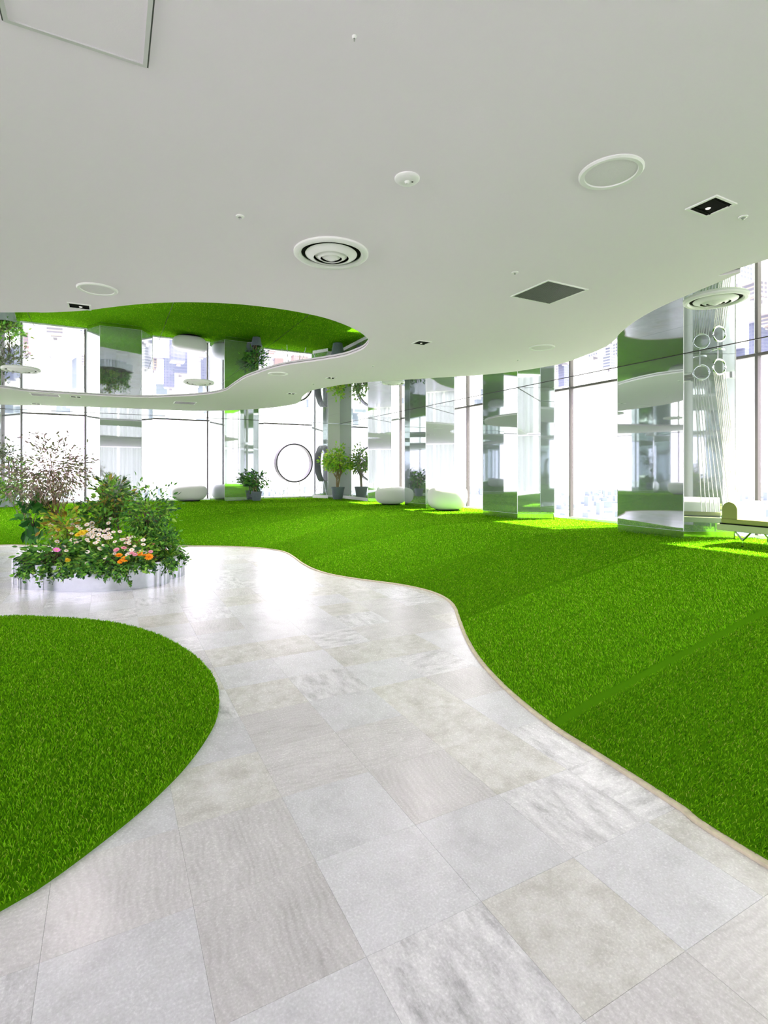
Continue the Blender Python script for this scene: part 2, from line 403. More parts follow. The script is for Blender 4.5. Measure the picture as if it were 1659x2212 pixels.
if rest.f:
    o = obj('floor_tile', rest, TM[3], floor); o['kind'] = 'stuff'
# ---- ceilings
struct('ceiling', MB().uvbox(U0-.3, U1+.3, V0-.3, V1+.3, HM+.012, HM+.30), mat('ceiling_backing', (.75,.76,.74), .8), 'flat slab above the mirror ceiling')
cl = bpy.data.objects['ceiling']
vs_ = [V0+.0] + [-6.27+1.37*i for i in range(10)] + [VF]
vs_ = [V0, V0+1.03, -4.9] + [-3.53+1.37*i for i in range(8)] + [VF]
panels = [(U0, UF, a, b) for a, b in zip(vs_[:-1], vs_[1:])] + [(U0, 15.36, VF, V1), (UF, U1, V0, 6.64)]
for a, b, c, d in panels:
    g = .0022
    obj('mirror_panel', MB().uvbox(a+g, b-g, c+g, d-g, HM, HM+.006), MIRROR, cl)
obj('mirror_panel', MB().uvbox(15.362, U1, VF+.002, V1, HM, HM+.006), MIRROR, cl)
obj('mirror_panel', MB().uvbox(UF+.002, U1, 6.642, VF-.002, HM, HM+.006), MIRROR, cl)
DARKSEAM = mat('dark_seam', (.02,.02,.02), .5)
struct('trim_2', MB().uvbox(U0, UF, VF-.008, VF+.008, HM-.006, HM+.001), DARKSEAM, 'thin dark joint across the mirror ceiling along the right columns')
struct('trim_3', MB().uvbox(UF-.008, UF+.008, V0, VF-.008, HM-.006, HM+.001), DARKSEAM, 'thin dark joint across the mirror ceiling along the far columns')
# white wavy ceiling
OUT_PX = [(1659,560),(1600,589),(1540,615),(1477,641),(1430,662),(1390,683),(1360,703),(1340,720),(1325,737),(1300,753),(1240,777),(1197,789),(1117,802),(1040,810),(960,815),(880,820),(800,825),(740,831),(700,838),
          (676,843),(662,850),(653,858),(650,866),(636,873),(600,879),(560,883),(480,887),(400,887),(300,883),(200,879),(100,876),(0,874)]
HOLE_PX = [(0,675),(100,675),(180,671),(230,665),(290,658),(350,654),(420,653),(500,656),(580,664),(650,675),(710,689),(760,708),(788,725),(797,738),(788,752),(770,761),(739,771),(678,781),(628,788),(590,796),(562,805),
           (530,817),(512,828),(500,836),(488,844),(463,850),(430,854),(380,857),(304,859),(190,854),(63,846),(0,838)]
outp = [tuple(P(x,y,HW)[:2]) for x,y in OUT_PX]
outp = [tuple(UV(-6,4.6)[:2]), tuple(UV(-2,5.0)[:2])] + outp + [tuple(UV(16.6,-4.5)[:2]), tuple(UV(15,-6.2)[:2]), tuple(UV(10,-6.6)[:2]), tuple(UV(2,-6.4)[:2]), tuple(UV(-6,-6.6)[:2])]
outc = catmull(outp, 8)
holp = [tuple(P(x,y,HW)[:2]) for x,y in HOLE_PX] + [tuple(UV(12.6,-3.6)[:2]), tuple(UV(11.6,-4.8)[:2]), tuple(UV(9.6,-4.7)[:2]), tuple(UV(8.4,-3.7)[:2])]
holc = catmull(holp, 8, True)
def slab_with_hole(outer, hole, z0, z1):
    bm = bmesh.new(); es = []
    for loop in (outer, hole):
        vv = [bm.verts.new((p[0], p[1], z0)) for p in loop]
        es += [bm.edges.new((vv[i], vv[(i+1) % len(vv)])) for i in range(len(vv))]
    bmesh.ops.triangle_fill(bm, use_beauty=True, use_dissolve=False, edges=es)
    r = bmesh.ops.extrude_face_region(bm, geom=bm.faces[:])
    bmesh.ops.translate(bm, vec=(0,0,z1-z0), verts=[x for x in r['geom'] if isinstance(x, bmesh.types.BMVert)])
    bmesh.ops.recalc_face_normals(bm, faces=bm.faces[:])
    mb = MB(); mb.v = [tuple(v.co) for v in bm.verts]
    for i, v in enumerate(bm.verts): v.index = i
    mb.f = [tuple(v.index for v in f.verts) for f in bm.faces]; bm.free(); return mb
wc = struct('ceiling_white', slab_with_hole(outc, holc, HW, HM-.004), PAINT, 'white wavy lowered ceiling with a curved opening')
wc.name = 'ceiling_2'
# ---- columns
def column(poly, faces, label, group='mirror columns along the windows'):
    """poly in uv, faces: edge indices that are mirror panels"""
    n = len(poly); cu = sum(p[0] for p in poly)/n; cv = sum(p[1] for p in poly)/n
    b = UV(cu, cv, PL); r = root('mirror_column', b, label, 'column', group)
    sh = [(cu+(p[0]-cu)*.975, cv+(p[1]-cv)*.975) for p in poly]
    obj('core', MB().prism([UV(*p)[:2] for p in sh], PL+.0, HM-.01), WHITE, r)
    for i in faces:
        p, q = UV(*poly[i]), UV(*poly[(i+1)%n]); t = (q-p).normalized(); nn = Vector((-t.y, t.x, 0))
        if nn.dot(UV(cu,cv)-p) > 0: nn = -nn
        g = .003
        for nm, z0, z1, off, mt in (('mirror_panel', PL+.115, HM-.002, 0.0, CMIRROR), ('plinth', PL+.002, PL+.110, -.006, STEEL)):
            a_, b_ = p+t*g+nn*off, q-t*g+nn*off; c_, d_ = b_-nn*.012, a_-nn*.012
            obj(nm, MB().hexa([(x.x,x.y,z0) for x in (a_,b_,c_,d_)], [(x.x,x.y,z1) for x in (a_,b_,c_,d_)]), mt, r)
    for i in faces:   # slim steel corner bead
        p = UV(*poly[i]); obj('corner_bead', MB().tube([(p.x,p.y,PL+.11),(p.x,p.y,HM-.002)], .005, 6), ALU, r)
    return r
CW, DS, DD = 1.13, .356, .68
RU = [4.76+3.535*i for i in range(-2, 3)]      # near edge of each right column
rl = {2:'large mirror clad column nearest the bench and hanging ropes', 3:'mirror clad column between the near right column and the larger pouf', 4:'mirror clad column standing between the two white poufs',
      1:'mirror clad column out of frame to the right of the bench', 0:'mirror clad column behind the viewer on the right'}
for i, u in enumerate(RU):
    if i == 0: continue
    column([(u,VF),(u+CW,VF),(u+CW+DS,VF+DD),(u-DS,VF+DD)], [0,1,2,3], rl[i])
column([(15.36,VF),(UF,VF),(UF,7.0),(UF+DD,6.64),(U1,6.64),(U1,V1),(15.0,V1),(15.0,VF+DD)], [0,1,2,3,6,7], 'mirror clad corner column behind the tall potted tree')
BV = [3.36-3.53*i-(.08 if i else 0) for i in range(0, 4)]
bl = ['mirror clad column behind the small potted plant beside the steel hoop', 'mirror clad column straight behind the flower planter', 'mirror clad column at the far left edge behind the potted shrub', 'mirror clad column in the far left corner']
for i, v in enumerate(BV[:3]):
    column([(UF,v),(UF,v+CW),(UF+DD,v+CW+DS),(UF+DD,v-DS)], [0,1,2,3], bl[i])
LU = [15.0, 11.4, 7.8]
ll = ['mirror clad column on the left window wall, farthest', 'mirror clad column on the left window wall, middle', 'mirror clad column on the left window wall, nearest']
VL = V0+1.03
for i, u in enumerate(LU):
    column([(u,VL),(u+CW,VL),(u+CW+DS,VL-DD),(u-DS,VL-DD)], [0,1,2,3], ll[i])
# ---- windows
wn = [0]
def window(fn, a, b, label, mull=()):
    """fn(s0,s1,d0,d1,z0,z1) -> MB box in wall axes; a..b extent along the wall"""
    wn[0] += 1; n = wn[0]
    w = struct('window_%d' % n, fn(a, b, -.03, .05, PL-.02, PL+.05), ALU, label)
    obj('head_rail', fn(a, b, -.02, .05, HM-.022, HM+.01), FRAME, w)
    xs = [a] + list(mull) + [b]
    for x in xs[1:]:
        obj('mullion', fn(x-.02, x+.02, -.05, .04, PL+.05, HM-.022), FRAME, w)
        obj('mullion_trim', fn(x+.021, x+.05, -.01, .04, PL+.05, HM-.022), ALU, w)
    for x0, x1 in zip(xs[:-1], xs[1:]):
        if x1-x0 > .12: obj('glass_pane', fn(x0+.051, x1-.021, .005, .017, PL+.05, HM-.022), GLASS, w)
right_fn = lambda s0,s1,d0,d1,z0,z1: MB().uvbox(s0,s1,V1+d0,V1+d1,z0,z1)
back_fn = lambda s0,s1,d0,d1,z0,z1: MB().uvbox(U1+d0,U1+d1,s0,s1,z0,z1)
left_fn = lambda s0,s1,d0,d1,z0,z1: MB().uvbox(s0,s1,V0-d1,V0-d0,z0,z1)
names = ['tall window bay behind the viewer on the right wall', 'tall window bay behind the bench and hanging ropes', 'tall window bay left of the large mirror column', 'tall window bay behind the larger white pouf', 'tall window bay behind the smaller white pouf']
MO = .48
window(right_fn, U0, RU[1]-MO, names[0], [U0+2.0, U0+4.1])
for i in range(1, 4): window(right_fn, RU[i]-MO, RU[i+1]-MO, names[i], [RU[i]+CW+MO])
window(right_fn, RU[4]-MO, 15.0, names[4], [RU[4]+CW+MO])
window(back_fn, BV[0]-.38, 6.72, 'tall window bay framing the steel hoop', [BV[0]+CW+.38])
window(back_fn, BV[1]-.42, BV[0]-.38, 'tall window bay behind the far white bench pouf', [BV[1]+CW+.33])
window(back_fn, BV[2]-.42, BV[1]-.42, 'tall window bay behind the thin planter tree', [BV[2]+CW+.33])
window(back_fn, V0, BV[2]-.42, 'tall window bay in the far left corner', [-5.6])
window(left_fn, U0, LU[2]-MO, 'long window bay on the left wall, nearest', [-3.5,-1,1.5,4]); window(left_fn, LU[2]-MO, LU[1]-MO, 'window bay on the left wall, middle', [LU[2]+CW+MO])
window(left_fn, LU[1]-MO, LU[0]-MO, 'window bay on the left wall, far', [LU[1]+CW+MO]); window(left_fn, LU[0]-MO, U1, 'window bay on the left wall, farthest', [LU[0]+CW+MO])
# low upstand below the glass all round, and the wall behind the viewer
WALLP = mat('wall_paint', (.74,.76,.78), .8)
struct('wall_right', MB().uvbox(U0, U1+.3, V1-.03, V1+.3, -.3, PL-.02), WALLP, 'low upstand under the right windows')
struct('wall_far', MB().uvbox(U1-.03, U1+.3, V0, V1, -.3, PL-.02), WALLP, 'low upstand under the far windows')
struct('wall_left', MB().uvbox(U0, U1+.3, V0-.3, V0+.03, -.3, PL-.02), WALLP, 'low upstand under the left windows')
struct('wall_behind', MB().uvbox(U0-.3, U0, V0, V1+.05, -.3, .12), WALLP, 'low upstand under the windows behind the viewer')
end_fn = lambda s0,s1,d0,d1,z0,z1: MB().uvbox(U0-d1,U0-d0,s0,s1,z0 if z0 > PL+.3 else z0-.4,z1 if z1 > PL+.3 else z1-.4)
for k_ in range(5):
    w_ = (V1-V0)/5; window(end_fn, V0+k_*w_, V0+(k_+1)*w_, 'window bay behind the viewer, %s' % ('leftmost','second from the left','in the middle','second from the right','rightmost')[k_])
# ---- curtains behind the viewer (seen in the mirrors)
def curtain(v0, v1, label, m, u=U0+.15):
    n = int((v1-v0)/.03); vs = []; fs = []
    for i in range(n+1):
        v = v0+(v1-v0)*i/n; d = .06*math.sin(i*.62)+.03*math.sin(i*.23)
        for z in (.03 if v < 2 and v > -4 else PL+.01, HW-.05):
            vs.append(UV(u+d, v, z))
    for i in range(n): fs.append((2*i, 2*i+2, 2*i+3, 2*i+1))
    r = root('curtain', UV(u, (v0+v1)/2, PL), label, 'curtain', 'drapes behind the viewer')
    obj('drape', MB().add(vs, fs), m, r, True)
    a, b = UV(u, v0-.05, HW-.04), UV(u, v1+.05, HW-.04); obj('rail', MB().tube([a, b], .015, 8), ALU, r)
SHEER = bpy.data.materials.new('sheer_curtain'); SHEER.use_nodes = True
_b = SHEER.node_tree.nodes['Principled BSDF']; _b.inputs['Base Color'].default_value = (.60,.62,.61,1); _b.inputs['Roughness'].default_value = .9
_t = SHEER.node_tree.nodes.new('ShaderNodeBsdfTranslucent'); _t.inputs[0].default_value = (.66,.68,.67,1)
_m = SHEER.node_tree.nodes.new('ShaderNodeMixShader'); _m.inputs[0].default_value = .45
SHEER.node_tree.links.new(_b.outputs[0], _m.inputs[1]); SHEER.node_tree.links.new(_t.outputs[0], _m.inputs[2]); SHEER.node_tree.links.new(_m.outputs[0], SHEER.node_tree.nodes['Material Output'].inputs[0])
curtain(7.0, 8.2, 'white pleated curtain mirrored in the right column sides', SHEER)
curtain(7.55, 8.38, 'white hanging drape out of frame right of the daybed', SHEER, 2.45)
for k_, (a_, b_) in enumerate(((-7.3,-5.6),(-5.5,-3.8),(-3.6,-1.6),(-1.5,.5),(.6,2.5))): curtain(a_, b_, 'white sheer curtain behind the viewer, %s' % ('leftmost of all','second from the left','third from the left','fourth from the left','fifth from the left')[k_], SHEER)
curtain(2.6, 4.9, 'pale pleated curtain mirrored beside the grey one', SHEER)
curtain(5.1, 6.8, 'white sheer curtain mirrored between the other drapes', SHEER)
# ------------------------------------------------------------------ things on the turf
UPH = mat('white_upholstery', (.84,.84,.80), .75, bump=.04, nscale=120)
def superpouf(loc, dx, dy, dz, ang, label, group, flat=.16):
    r = root('pouf', loc, label, 'pouf', group); mb = MB(); nu, nv = 40, 20; vs = []; fs = []
    e = .52
    sg = lambda x, p: math.copysign(abs(x)**p, x)
    for j in range(nv+1):
        ph = -PI/2+PI*j/nv
        for i in range(nu):
            th = 2*PI*i/nu
            x = sg(math.cos(ph), e)*sg(math.cos(th), .72)*dx/2; y = sg(math.cos(ph), e)*sg(math.sin(th), .72)*dy/2; z = sg(math.sin(ph), .62)*dz/2
            wv = 1+.05*math.sin(2*th+.6)*(.5+z/dz)
            k = .90+.10*min(1, (z+dz/2)/(dz*.45))
            x *= wv*k; y *= k
            z += .03*x/dx*2*(z/dz+.5)
            vs.append((loc[0]+x*math.cos(ang)-y*math.sin(ang), loc[1]+x*math.sin(ang)+y*math.cos(ang), loc[2]+dz/2+z))
    for j in range(nv):
        for i in range(nu): fs.append((j*nu+i, j*nu+(i+1)%nu, (j+1)*nu+(i+1)%nu, (j+1)*nu+i))
    mb.add(vs, fs); obj('cover', mb, UPH, r, True)
    base = MB().lathe([(.0,.012),(dx*.30,.012),(dx*.30,.0),(0,0)], loc, 24); obj('base_pad', base, BLACK, r)
    return r
ZG = PL+.018
a_r = math.atan2(C, -S)
pl = P(970,1104,PL+.01); superpouf((pl.x, pl.y+.32, ZG), .99, .80, .62, .12, 'larger white rounded pouf between two mirror columns', 'white poufs by the right windows')
pl = P(845,1091,PL+.01); superpouf((pl.x, pl.y+.30, ZG), .92, .75, .50, .12, 'smaller white rounded pouf nearest the potted tree', 'white poufs by the right windows')
pl = P(404,1083,PL+.01); superpouf((pl.x, pl.y+.25, ZG), 1.08, .7, .50, math.radians(27), 'white bench pouf alone at the far windows behind the planter', 'white poufs by the far windows')
for u, v, n in ((13.6,-6.3,'white pouf by the left windows, farther'), (9.9,-6.35,'white pouf by the left windows, nearer')):
    superpouf(tuple(UV(u, v, ZG)), 1.1, .75, .5, a_r, n, 'white poufs by the left windows')
# ---- daybed
bl0 = UV(4.18, 7.30, PL); bed = root('daybed', bl0, 'low olive daybed on angled metal legs at the right edge', 'bench', None)
OLV = mat('olive_cushion', (.26,.29,.08), .8, bump=.05, nscale=150); PALE = mat('pale_bench_frame', (.40,.46,.24), .5)
bu0, bu1, bv0, bv1 = 2.75, 4.18, 7.28, 8.0
obj('frame', MB().uvbox(bu0, bu1, bv0, bv1, PL+.20, PL+.285), PALE, bed, bevel=.008)
obj('gap_shade', MB().uvbox(bu0+.03, bu1-.03, bv0+.02, bv1-.02, PL+.285, PL+.30), BLACK, bed)  # black strip standing in for the shade in the gap under the cushion
obj('cushion', MB().uvbox(bu0+.01, bu1-.05, bv0+.005, bv1-.005, PL+.30, PL+.365), OLV, bed, bevel=.015)
for u in (bu1-.30, bu0+.3):
    for v in (bv0+.06, bv1-.06):
        k = MB(); c = UV(u, v, PL+.09)
        k.tube([UV(u+.10, v, PL+.20), c], .012, 8); k.tube([UV(u-.10, v, PL+.20), c], .012, 8); k.tube([c, UV(u, v, PL+.012)], .011, 8)
        lg = obj('leg', k, STEEL, bed, True); obj('foot', MB().lathe([(0,.012),(.016,.012),(.018,.0),(0,0)], UV(u, v, PL), 12), BLACK, lg)
# bolster: D section, its flat end towards the room
bp = []; r_ = .095; n = 16
for i in range(n+1):
    a = PI*i/n; bp.append((r_*math.cos(a), .12+r_*math.sin(a)*1.05))
bp = [(r_, 0)] + bp + [(-r_, 0)]
bc = bu1-.16; z0 = PL+.365
bo = root('bolster', UV(bc, 7.6, z0), 'white arched bolster with an olive end on the daybed', 'cushion')
vs = [UV(bc+x, v, z0+z) for v in (bv0+.02, bv1-.02) for x, z in bp]; m = len(bp)
bb = obj('body', MB().add(vs, [(i, (i+1)%m, m+(i+1)%m, m+i) for i in range(m)] + [tuple(range(m, 2*m))]), UPH, bo, True)
vs = [UV(bc+x*.985, v, z0+.001+z*.985) for v in (bv0+.012, bv0+.024) for x, z in bp]
ec = obj('end_panel', MB().add(vs, [(i, (i+1)%m, m+(i+1)%m, m+i) for i in range(m)] + [tuple(range(m))[::-1], tuple(range(m, 2*m))]), OLV, bb); ec['label'] = 'olive green end'
# ---- hanging rope swing
hp = P(1551, 757, HM); hu, hv = toUV(hp)
sw = root('hanging_rope_swing', (hp.x, hp.y, PL), 'white ropes hanging from a steel ring above the daybed', 'swing')
cab = MB().lathe([(0,-.012),(.085,-.012),(.09,-.004),(.09,0),(0,0)], hp, 28); obj('ceiling_plate', cab, STEEL, sw, True)
obj('hook', MB().tube([hp+Vector((0,0,-.01)), hp+Vector((0,0,-.12))], .007, 8), BRUSH, sw)
rc = hp+Vector((.02, 0, -.235)); ring = MB(); RR = .108; pts = []
for i in range(36):
    a = 2*PI*i/36; pts.append(rc+Vector((math.cos(a)*RR*.98, math.cos(a)*RR*.25, math.sin(a)*RR)))
obj('ring', ring.tube(pts, .013, 10, True), STEEL, sw, True)
ROPE = mat('white_rope', (.80,.79,.76), .8, noise=.15, nscale=80)
for i in range(7):
    t = (i-3)/3; top = rc+Vector((t*RR*.85, .02*t, -RR*math.sqrt(max(.05,1-(t*.85)**2)))); bot = UV(4.12-.03*i, 7.52+.07*i, PL+.375)
    bot = Vector((hp.x+.24+t*.14, hp.y-.02+t*.10, PL+.374))
    pts = [top.lerp(bot, s/8) for s in range(9)]
    obj('rope', MB().tube(pts, .006, 6), ROPE, sw, True)
# ---- steel hoop on thin legs
hc = P(635, 1073, PL); hu, hv = toUV(hc); hub = UV(18.15, hv*18.15/hu, PL)
hoop = root('steel_hoop', hub, 'large upright steel hoop on thin legs before the far window', 'sculpture')
cz = PL+1.28; R = .70; vs = []; fs = []; nn = 72
d_ax = Vector((-.62, 1.0, 0)).normalized(); d_x = Vector((d_ax.y, -d_ax.x, 0))
prof_h = [(R, -.11), (R, .11), (R-.05, .11), (R-.05, -.11)]
for i in range(nn):
    a = 2*PI*i/nn
    for r1, dep in prof_h:
        q = hub + d_x*(r1*math.cos(a)) + d_ax*dep + Vector((0,0,1.28+r1*math.sin(a))); vs.append(q)
for i in range(nn):
    for j in range(4): fs.append((i*4+j, i*4+(j+1)%4, ((i+1)%nn)*4+(j+1)%4, ((i+1)%nn)*4+j))
HOOPM = mat('hoop_steel', (.10,.10,.105), .4, .8)
obj('hoop', MB().add(vs, fs), HOOPM, hoop, True)
for sx in (-1, 1):
    for sy in (-1, 1):
        a = hub + d_x*(.24*sx) + d_ax*(.08*sy) + Vector((0,0,.62)); b = hub + d_x*(.36*sx) + d_ax*(.26*sy) + Vector((0,0,.012))
        obj('leg', MB().tube([a, b], .011, 8), BRUSH, hoop)
for sx in (-1, 1):
    a = hub + d_x*(.40*sx) + Vector((0,0,1.28+.575)); b = hub + d_x*(.42*sx) + Vector((0,0,HM-PL-.002)); obj('wire', MB().tube([a, b], .005, 6), BRUSH, hoop)
# ------------------------------------------------------------------ plants
def leaf_cloud(pts, size, pal, seed, droop=.2, asp=.42, outc_=None):
    r = np.random.default_rng(seed); P3 = np.asarray(pts, float); n = len(P3)
    d = r.normal(size=(n,3)); d[:,2] = d[:,2]*.5-droop
    if outc_ is not None: d += (P3-np.asarray(outc_))*1.6/np.maximum(np.linalg.norm(P3-np.asarray(outc_), axis=1), .05)[:,None]
    d /= np.linalg.norm(d, axis=1)[:,None]
    s = np.cross(d, r.normal(size=(n,3))); s /= np.linalg.norm(s, axis=1)[:,None]; nr = np.cross(s, d)
    L = size*(.6+.8*r.random(n))[:,None]; w = L*asp
    a = P3; q1 = P3+d*L*.28; q2 = P3+d*L*.62-nr*L*.03; tip = P3+d*L-nr*L*.12
    V = np.stack([a, q1+s*w*.42+nr*L*.06, q2+s*w*.44+nr*L*.04, tip, q2-s*w*.44+nr*L*.04, q1-s*w*.42+nr*L*.06, q1*.5+q2*.5], 1).reshape(-1,3)
    o = np.arange(n)*7; fs = np.concatenate([np.stack([o+6, o+i_, o+(i_+1)%6],1) for i_ in range(6)])
    pal = np.array(pal); c = np.clip(pal[r.integers(0, len(pal), n)]*(.8+.8*r.random(n))[:,None], 0, .85)
    c = np.repeat(np.concatenate([c, np.ones((n,1))],1)[:,None,:], 7, 1).reshape(-1,4)
    mb = MB(); mb.v = [tuple(x) for x in V]; mb.f = [tuple(int(i) for i in f) for f in fs]; return mb, c
LEAF = leaf_mat('leaf', .5, .35)
BARK = mat('bark', (.16,.11,.07), .85, noise=.3, nscale=40); BARKL = mat('pale_bark', (.34,.25,.14), .8, noise=.3, nscale=40)
DG = [(.05,.17,.03),(.08,.25,.04),(.12,.32,.04),(.03,.10,.04)]
MG = [(.12,.34,.04),(.20,.45,.05),(.08,.22,.04),(.30,.50,.08)]
YG = [(.24,.50,.04),(.38,.58,.05),(.15,.38,.04),(.46,.60,.08)]
RD = [(.34,.28,.24),(.24,.27,.14),(.42,.30,.27),(.18,.18,.12),(.34,.38,.18)]
def plant(name, base, label, cat, group, crown_c, crown_r, nb, nl, lsize, pal, seed, trunk_r=.012, asp=.42, bark=BARK, stems=1, cluster=.10, droop=.2):
    r = random.Random(seed); b = Vector(base); rt = root(name, b, label, cat, group)
    cc = Vector(crown_c); br = MB(); tips = []; tks = []
    trunks = []
    for s in range(stems):
        off = Vector((r.uniform(-.05,.05), r.uniform(-.05,.05), 0))*(stems-1)
        top = cc + Vector((r.uniform(-.4,.4)*crown_r[0], r.uniform(-.4,.4)*crown_r[1], -.25*crown_r[2])) if stems > 1 else cc+Vector((0,0,-.2*crown_r[2]))
        mid = (b+off).lerp(top, .5)+Vector((r.uniform(-.05,.05), r.uniform(-.05,.05), 0))
        path = catmull([tuple(b+off), tuple((b+off).lerp(mid,.5)), tuple(mid), tuple(top)], 4)
        tk = MB(); tk.tube(path, [trunk_r*(1-.55*i/len(path)) for i in range(len(path))], 7); tks.append(tk); trunks.append([Vector(p) for p in path])
    for i in range(nb):
        while True:
            q = Vector((r.uniform(-1,1), r.uniform(-1,1), r.uniform(-1,1)))
            if .25 < q.length < 1: break
        tip = cc+Vector((q.x*crown_r[0], q.y*crown_r[1], q.z*crown_r[2])); tp = r.choice(trunks); st = tp[r.randint(int(len(tp)*.45), len(tp)-1)]
        mid = st.lerp(tip, .55)+Vector((0,0,.04)); path = [st, mid, tip]; br.tube(path, [trunk_r*.35, trunk_r*.22, trunk_r*.1], 4)
        tips.append((mid, tip))
    for tk in tks: obj('trunk' if trunk_r > .0125 else 'stem', tk, bark, rt, True)
    o_ = obj('twigs', br, bark, rt, True); o_['kind'] = 'stuff'
    pts = []
    for i in range(nl):
        m_, t_ = r.choice(tips); q = m_.lerp(t_, r.uniform(.1, 1.08)); pts.append(q+Vector((r.gauss(0,cluster), r.gauss(0,cluster), r.gauss(0,cluster*.8))))
    mb, c = leaf_cloud(pts, lsize, pal, seed, droop, asp, cc)
    obj('foliage', mb, LEAF, rt, False, c)
    return rt
def pot(base, r0_, r1_, h, m, label, group):
    rt = root('plant_pot', base, label, 'plant pot', group)
    prof_ = [(0,0.0),(r0_*.97,0),(r0_,.01),(r1_*.97,h*.86),(r1_*1.04,h*.87),(r1_*1.05,h),(r1_*.95,h),(r1_*.9,h*.88),(0,h*.86)]
    obj('pot', MB().lathe(prof_[:7]+[(r1_*.9,h*.85)], base, 28), m, rt, True)
    obj('soil', MB().lathe([(0,h*.88),(r1_*.93,h*.88),(r1_*.93,h*.80)], base, 24), mat('soil', (.05,.035,.025), .95, noise=.4, nscale=40), rt)
    return rt
POTG = mat('grey_pot', (.16,.20,.23), .6, noise=.1, nscale=20)
POTL = mat('pale_zinc_pot', (.40,.43,.48), .5, noise=.1, nscale=20)
# tall potted tree in the far right corner
tb = UV(16.83, 7.02, ZG)
pot(tb, .165, .23, .42, POTG, 'dark grey tapered pot of the tall tree in the corner', 'pots on the turf')
plant('potted_tree', tb+Vector((0,0,.37)), 'tall yellow-green tree with twin bent trunks in the corner pot', 'tree', None, tb+Vector((.0,-.05,1.40)), (.52,.50,.50), 46, 950, .105, YG, 11, .035, .5, BARKL, 2, .075)
# small potted plant before the far column
sb = UV(17.32, 4.32, ZG)
pot(sb, .13, .175, .30, POTG, 'grey pot of the small plant before the far column', 'pots on the turf')
plant('potted_plant', sb+Vector((0,0,.26)), 'small dark green potted plant before the far mirror column', 'plant', None, sb+Vector((0,0,.72)), (.42,.42,.36), 34, 420, .11, DG, 12, .018, .42, BARKL, 3, .06)
# pot with shrub at far left edge
lb = P(15, 1096, PL); lb.z = ZG
pot(lb, .17, .24, .36, POTL, 'pale zinc pot of the shrub at the far left edge', 'pots on the turf')
plant('potted_shrub', lb+Vector((0,0,.30)), 'bushy green shrub in the pale pot at the far left edge', 'shrub', None, lb+Vector((.02,0,.58)), (.50,.48,.24), 34, 520, .10, MG, 13, .02, .42, BARK, 3, .07)
plant('potted_tree', lb+Vector((-.02,.05,.30)), 'slender pale-leaved tree rising from the pot at the far left edge', 'tree', None, lb+Vector((.0,.05,1.45)), (.55,.5,.50), 34, 420, .09, [(.16,.22,.10),(.24,.26,.16),(.12,.16,.09)], 14, .016, .42, BARK, 1, .1)
# ---- steel planter
pc = np.array((-3.80, 7.25)); lob = [((-3.74,6.97), .86, .50), ((-3.27,7.47), .40, .40), ((-4.52,7.28), .56, .5), ((-3.95,7.75), .62, .50), ((-4.4,7.0),.42,.42)]
def planter_outline(s=1.0, n=220):
    o = []
    for i in range(n):
        a = 2*PI*i/n; dx, dy = math.cos(a), math.sin(a); best = .2
        for (cx, cy), ra, rb in lob:
            ex, ey = pc[0]-cx, pc[1]-cy
            A = (dx/ra)**2+(dy/rb)**2; B = 2*(ex*dx/ra**2+ey*dy/rb**2); Cc = (ex/ra)**2+(ey/rb)**2-1; D = B*B-4*A*Cc
            if D > 0: best = max(best, (-B+math.sqrt(D))/(2*A))
        o.append((pc[0]+dx*best*s, pc[1]+dy*best*s))
    return o
pr = root('flower_planter', (pc[0], pc[1], 0), 'low cloud shaped polished steel planter on the tiles', 'planter')
oo, oi_ = planter_outline(), planter_outline(.985); n = len(oo); H = .315
vs = [(x,y,.0) for x,y in oo]+[(x,y,H) for x,y in oo]+[(x,y,H) for x,y in oi_]+[(x,y,.2) for x,y in oi_]; fs = []
for r_i in range(3):
    for i in range(n): fs.append((r_i*n+i, r_i*n+(i+1)%n, (r_i+1)*n+(i+1)%n, (r_i+1)*n+i))
obj('wall', MB().add(vs, fs), mat('planter_steel', (.50,.54,.57), .14, 1.0), pr, True)
obj('soil', MB().prism(oi_, .20, .275), mat('soil', (.05,.035,.025), .95), pr)
def pp(x, y, Y):  # point seen at pixel x,y at depth Y
    return Vector(((x-CX)/F*Y, Y, EYE+(HY-y)/F*Y))
def in_planter(): 
    while True:
        i = random.randrange(n); s = math.sqrt(random.random())*.95; x = pc[0]+(oo[i][0]-pc[0])*s; y = pc[1]+(oo[i][1]-pc[1])*s
        return x, y
Yp = 7.45
def grow(name, x0, ytop, ybot, w, Y, label, nb, nl, ls, pal, seed, base_x=None, tr_=.012, **kw):
    top = pp(x0, ytop, Y).z; bot = pp(x0, ybot, Y).z; X = pp(x0, 1100, Y).x; bx = X if base_x is None else pp(base_x, 1100, Y).x
    return plant(name, (bx, Y, .27), label, kw.pop('cat','shrub'), None, (X, Y, (top+bot)/2), (w/F*Y/2, min(.45, w/F*Y/2), (top-bot)/2), nb, nl, ls, pal, seed, tr_, **kw)
grow('ornamental_tree', 112, 925, 1085, 175, 7.35, 'thin tree with sparse reddish leaves at the planter left', 70, 2000, .052, RD, 21, 128, .014, cat='tree', bark=mat('warm_bark', (.30,.17,.09), .8), cluster=.07)
grow('ornamental_tree', 40, 990, 1090, 90, 7.75, 'loose pale-leaved young tree behind the planter left end', 30, 700, .055, RD+MG, 22, 70, .010, cat='tree', cluster=.07)
grow('flowering_shrub', 245, 1020, 1130, 110, 7.6, 'upright shrub with pointed dark and golden leaves mid planter', 46, 800, .075, MG+[(.34,.26,.05),(.05,.12,.03)], 23, 240, .014, stems=3, cluster=.05)
grow('flowering_shrub', 322, 1030, 1175, 105, 7.35, 'tall dense green shrub at the planter right end', 60, 1300, .062, MG+DG, 24, 318, .016, stems=3, cluster=.06)
